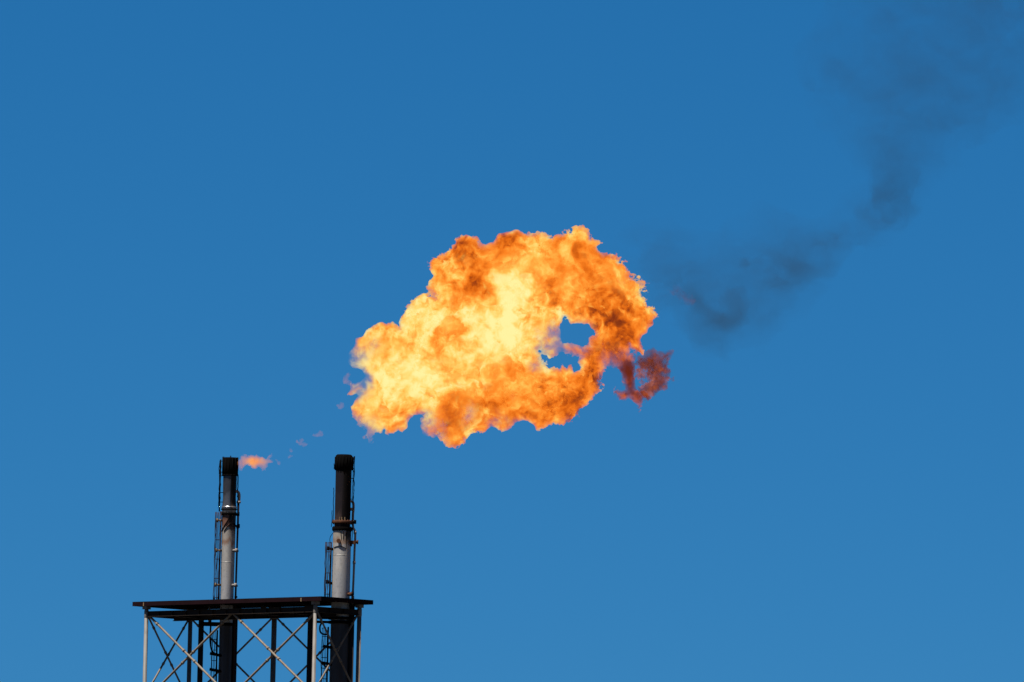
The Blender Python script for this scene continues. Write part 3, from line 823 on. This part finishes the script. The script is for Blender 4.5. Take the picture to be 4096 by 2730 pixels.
dens = lm([(400, 1175, 70, .9), (470, 1190, 60, .5), (505, 1110, 50, .45), (530, 975, 22, 1.6), (310, 1090, 55, .5), (620, 1190, 90, .4), (760, 1070, 110, .5), (790, 950, 80, .5), (660, 850, 50, .25), (1080, 720, 110, .7), (1100, 620, 90, .5), (920, 780, 70, .3), (1090, 430, 120, .35), (870, 270, 110, .3), (1500, 300, 80, .8), (1380, 50, 120, .5), (1290, 430, 110, .3), (480, 1260, 110, .25), (250, 860, 110, .2), (180, 1000, 120, .25), (220, 1180, 100, .25), (1000, 560, 90, .2), (700, 1150, 100, .55), (830, 1010, 100, .6), (890, 920, 90, .6), (950, 850, 80, .6), (1010, 780, 80, .6), (380, 1280, 100, .4), (520, 1250, 90, .4), (350, 950, 120, .25), (480, 900, 110, .25)])
CURL_K = .3
curl = lm([(x, y, r * 1.35, a * CURL_K) for x, y, r, a in [(395, 1165, 26, 1.3), (420, 1188, 24, 1.6), (455, 1198, 24, 1.4), (490, 1190, 24, 1.3), (512, 1165, 22, 1.2), (518, 1130, 22, 1.1), (500, 1095, 24, .8), (365, 1130, 24, 1.2), (338, 1105, 22, 1.2), (530, 976, 9, 4.5), (660, 850, 26, .7), (684, 880, 22, .6), (662, 950, 24, .9), (600, 1205, 30, .8), (640, 1185, 30, .7)]])
t = NT('soot_smoke')
co = t.n('ShaderNodeTexCoord').outputs['Object']
wv = t.noise(co, .16, 4, .55, color=True)
pw = t.vmath('ADD', co, t.vmath('SCALE', t.vmath('SUBTRACT', wv, (.5, .5, .5)), scale=6.0))
wv2 = t.noise(co, .5, 4, .6, color=True)
pw = t.vmath('ADD', pw, t.vmath('SCALE', t.vmath('SUBTRACT', wv2, (.5, .5, .5)), scale=2.6))
flat = t.vmath('MULTIPLY', pw, (1, 0, 1))
fine = t.vmath('MULTIPLY', t.vmath('ADD', co, t.vmath('SCALE', t.vmath('SUBTRACT', wv2, (.5, .5, .5)), scale=1.6)), (1, 0, 1))
mp = t.n('ShaderNodeMapping'); mp.inputs['Rotation'].default_value = (0, R(42), 0); mp.inputs['Scale'].default_value = (.5, 1, 1.1)
t.l(pw, mp.inputs[0])
nA = t.noise(mp.outputs[0], .36, 8, .64, 1.6)
g = t.math('MULTIPLY', t.math('ADD', t.math('MULTIPLY', gauss_field(t, flat, dens), .5), .42), t.math('ADD', t.maprange(nA, .37, .65, .15, 1.6, True), gauss_field(t, fine, curl)))
dn = t.math('MULTIPLY', g, .088)
ab = t.n('ShaderNodeVolumeAbsorption'); ab.inputs['Color'].default_value = (.12, .06, 0, 1); t.l(dn, ab.inputs['Density'])
sc_ = t.n('ShaderNodeVolumeScatter'); sc_.inputs['Color'].default_value = (.5, .42, .38, 1); t.l(t.math('MULTIPLY', dn, .06), sc_.inputs['Density'])
ad = t.n('ShaderNodeAddShader'); t.l(ab.outputs[0], ad.inputs[0]); t.l(sc_.outputs[0], ad.inputs[1]); t.l(ad.outputs[0], t.out.inputs['Volume'])
tr = t.n('ShaderNodeBsdfTransparent'); df = t.n('ShaderNodeBsdfDiffuse'); df.inputs['Color'].default_value = (.03, .028, .027, 1)
mx = t.n('ShaderNodeMixShader'); t.l(t.math('MULTIPLY', dn, .05), mx.inputs[0]); t.l(tr.outputs[0], mx.inputs[1]); t.l(df.outputs[0], mx.inputs[2]); t.l(mx.outputs[0], t.out.inputs['Surface'])
t.m.cycles.volume_step_rate = .15
smoke, _ = fluid('smoke_plume', [SMOKE], [], 4.5, .3, .45, 91, t.m, depth=803, beta=3.6, wob=.5, lo_wave=7, minsz=3000, edge=1.1)
smoke['label'] = 'thin dark smoke trail drifting from the fireball up to the top right corner'; smoke['category'] = 'smoke'; smoke['kind'] = 'stuff'

# ------------------------------------------------------------------ ground
b = MB(); b.box(Vector((0, 6000, -.5)), 20000, 20000, 1.0)
t = NT('dry_ground')
co = t.n('ShaderNodeTexCoord').outputs['Object']
bs = t.n('ShaderNodeBsdfPrincipled'); bs.inputs['Roughness'].default_value = .95
t.l(t.mix(t.noise(co, .02, 8, .6), (.028, .025, .02), (.045, .038, .03)), bs.inputs['Base Color']); t.l(bs.outputs[0], t.out.inputs[0])
g = b.build('ground', t.m); g['kind'] = 'structure'; g['label'] = 'dry bare ground under the flare tower'

# ------------------------------------------------------------------ light
SUN_EL = R(66)
AZ = R(53)                                             # sun behind the camera, to its left
to_sun = Vector((-math.sin(AZ) * math.cos(SUN_EL), -math.cos(AZ) * math.cos(SUN_EL), math.sin(SUN_EL)))
sl = bpy.data.lights.new('sun', 'SUN'); sl.energy = 5.0; sl.angle = R(.53); sl.color = (1, .95, .88)
so = bpy.data.objects.new('sun', sl); col.objects.link(so)
so.rotation_euler = to_sun.to_track_quat('Z', 'Y').to_euler()
w = bpy.data.worlds.new('World'); scene.world = w; w.use_nodes = True
nt = w.node_tree; nt.nodes.clear()
sk = nt.nodes.new('ShaderNodeTexSky'); sk.sky_type = 'NISHITA'; sk.sun_disc = False
sk.sun_elevation = SUN_EL; sk.sun_rotation = math.atan2(to_sun.x, to_sun.y)
sk.altitude = 0; sk.air_density = .5; sk.dust_density = 0.0; sk.ozone_density = 10.0
bg = nt.nodes.new('ShaderNodeBackground'); bg.inputs['Strength'].default_value = .05
ow = nt.nodes.new('ShaderNodeOutputWorld')
SKY_GAMMA = .88
SKY_MUL = tuple(c * 2 ** -.4 for c in (.106, .606, .85))
sp = nt.nodes.new('ShaderNodeSeparateColor'); cb = nt.nodes.new('ShaderNodeCombineColor')
for k, e in enumerate((1.5, SKY_GAMMA, SKY_GAMMA)):
    pw_ = nt.nodes.new('ShaderNodeMath'); pw_.operation = 'POWER'; pw_.inputs[1].default_value = e
    nt.links.new(sp.outputs[k], pw_.inputs[0]); nt.links.new(pw_.outputs[0], cb.inputs[k])
ml = nt.nodes.new('ShaderNodeMix'); ml.data_type = 'RGBA'; ml.blend_type = 'MULTIPLY'; ml.inputs[0].default_value = 1.0; ml.inputs[7].default_value = (*SKY_MUL, 1)
nt.links.new(sk.outputs[0], sp.inputs[0]); nt.links.new(cb.outputs[0], ml.inputs[6]); nt.links.new(ml.outputs[2], bg.inputs[0]); nt.links.new(bg.outputs[0], ow.inputs[0])

scene.view_settings.view_transform = 'Standard'; scene.view_settings.look = 'None'
scene.view_settings.exposure = EXPO; scene.view_settings.gamma = 1.0
scene.cycles.max_bounces = 6; scene.cycles.transparent_max_bounces = 64; scene.cycles.volume_bounces = 0
scene.cycles.volume_max_steps = 512
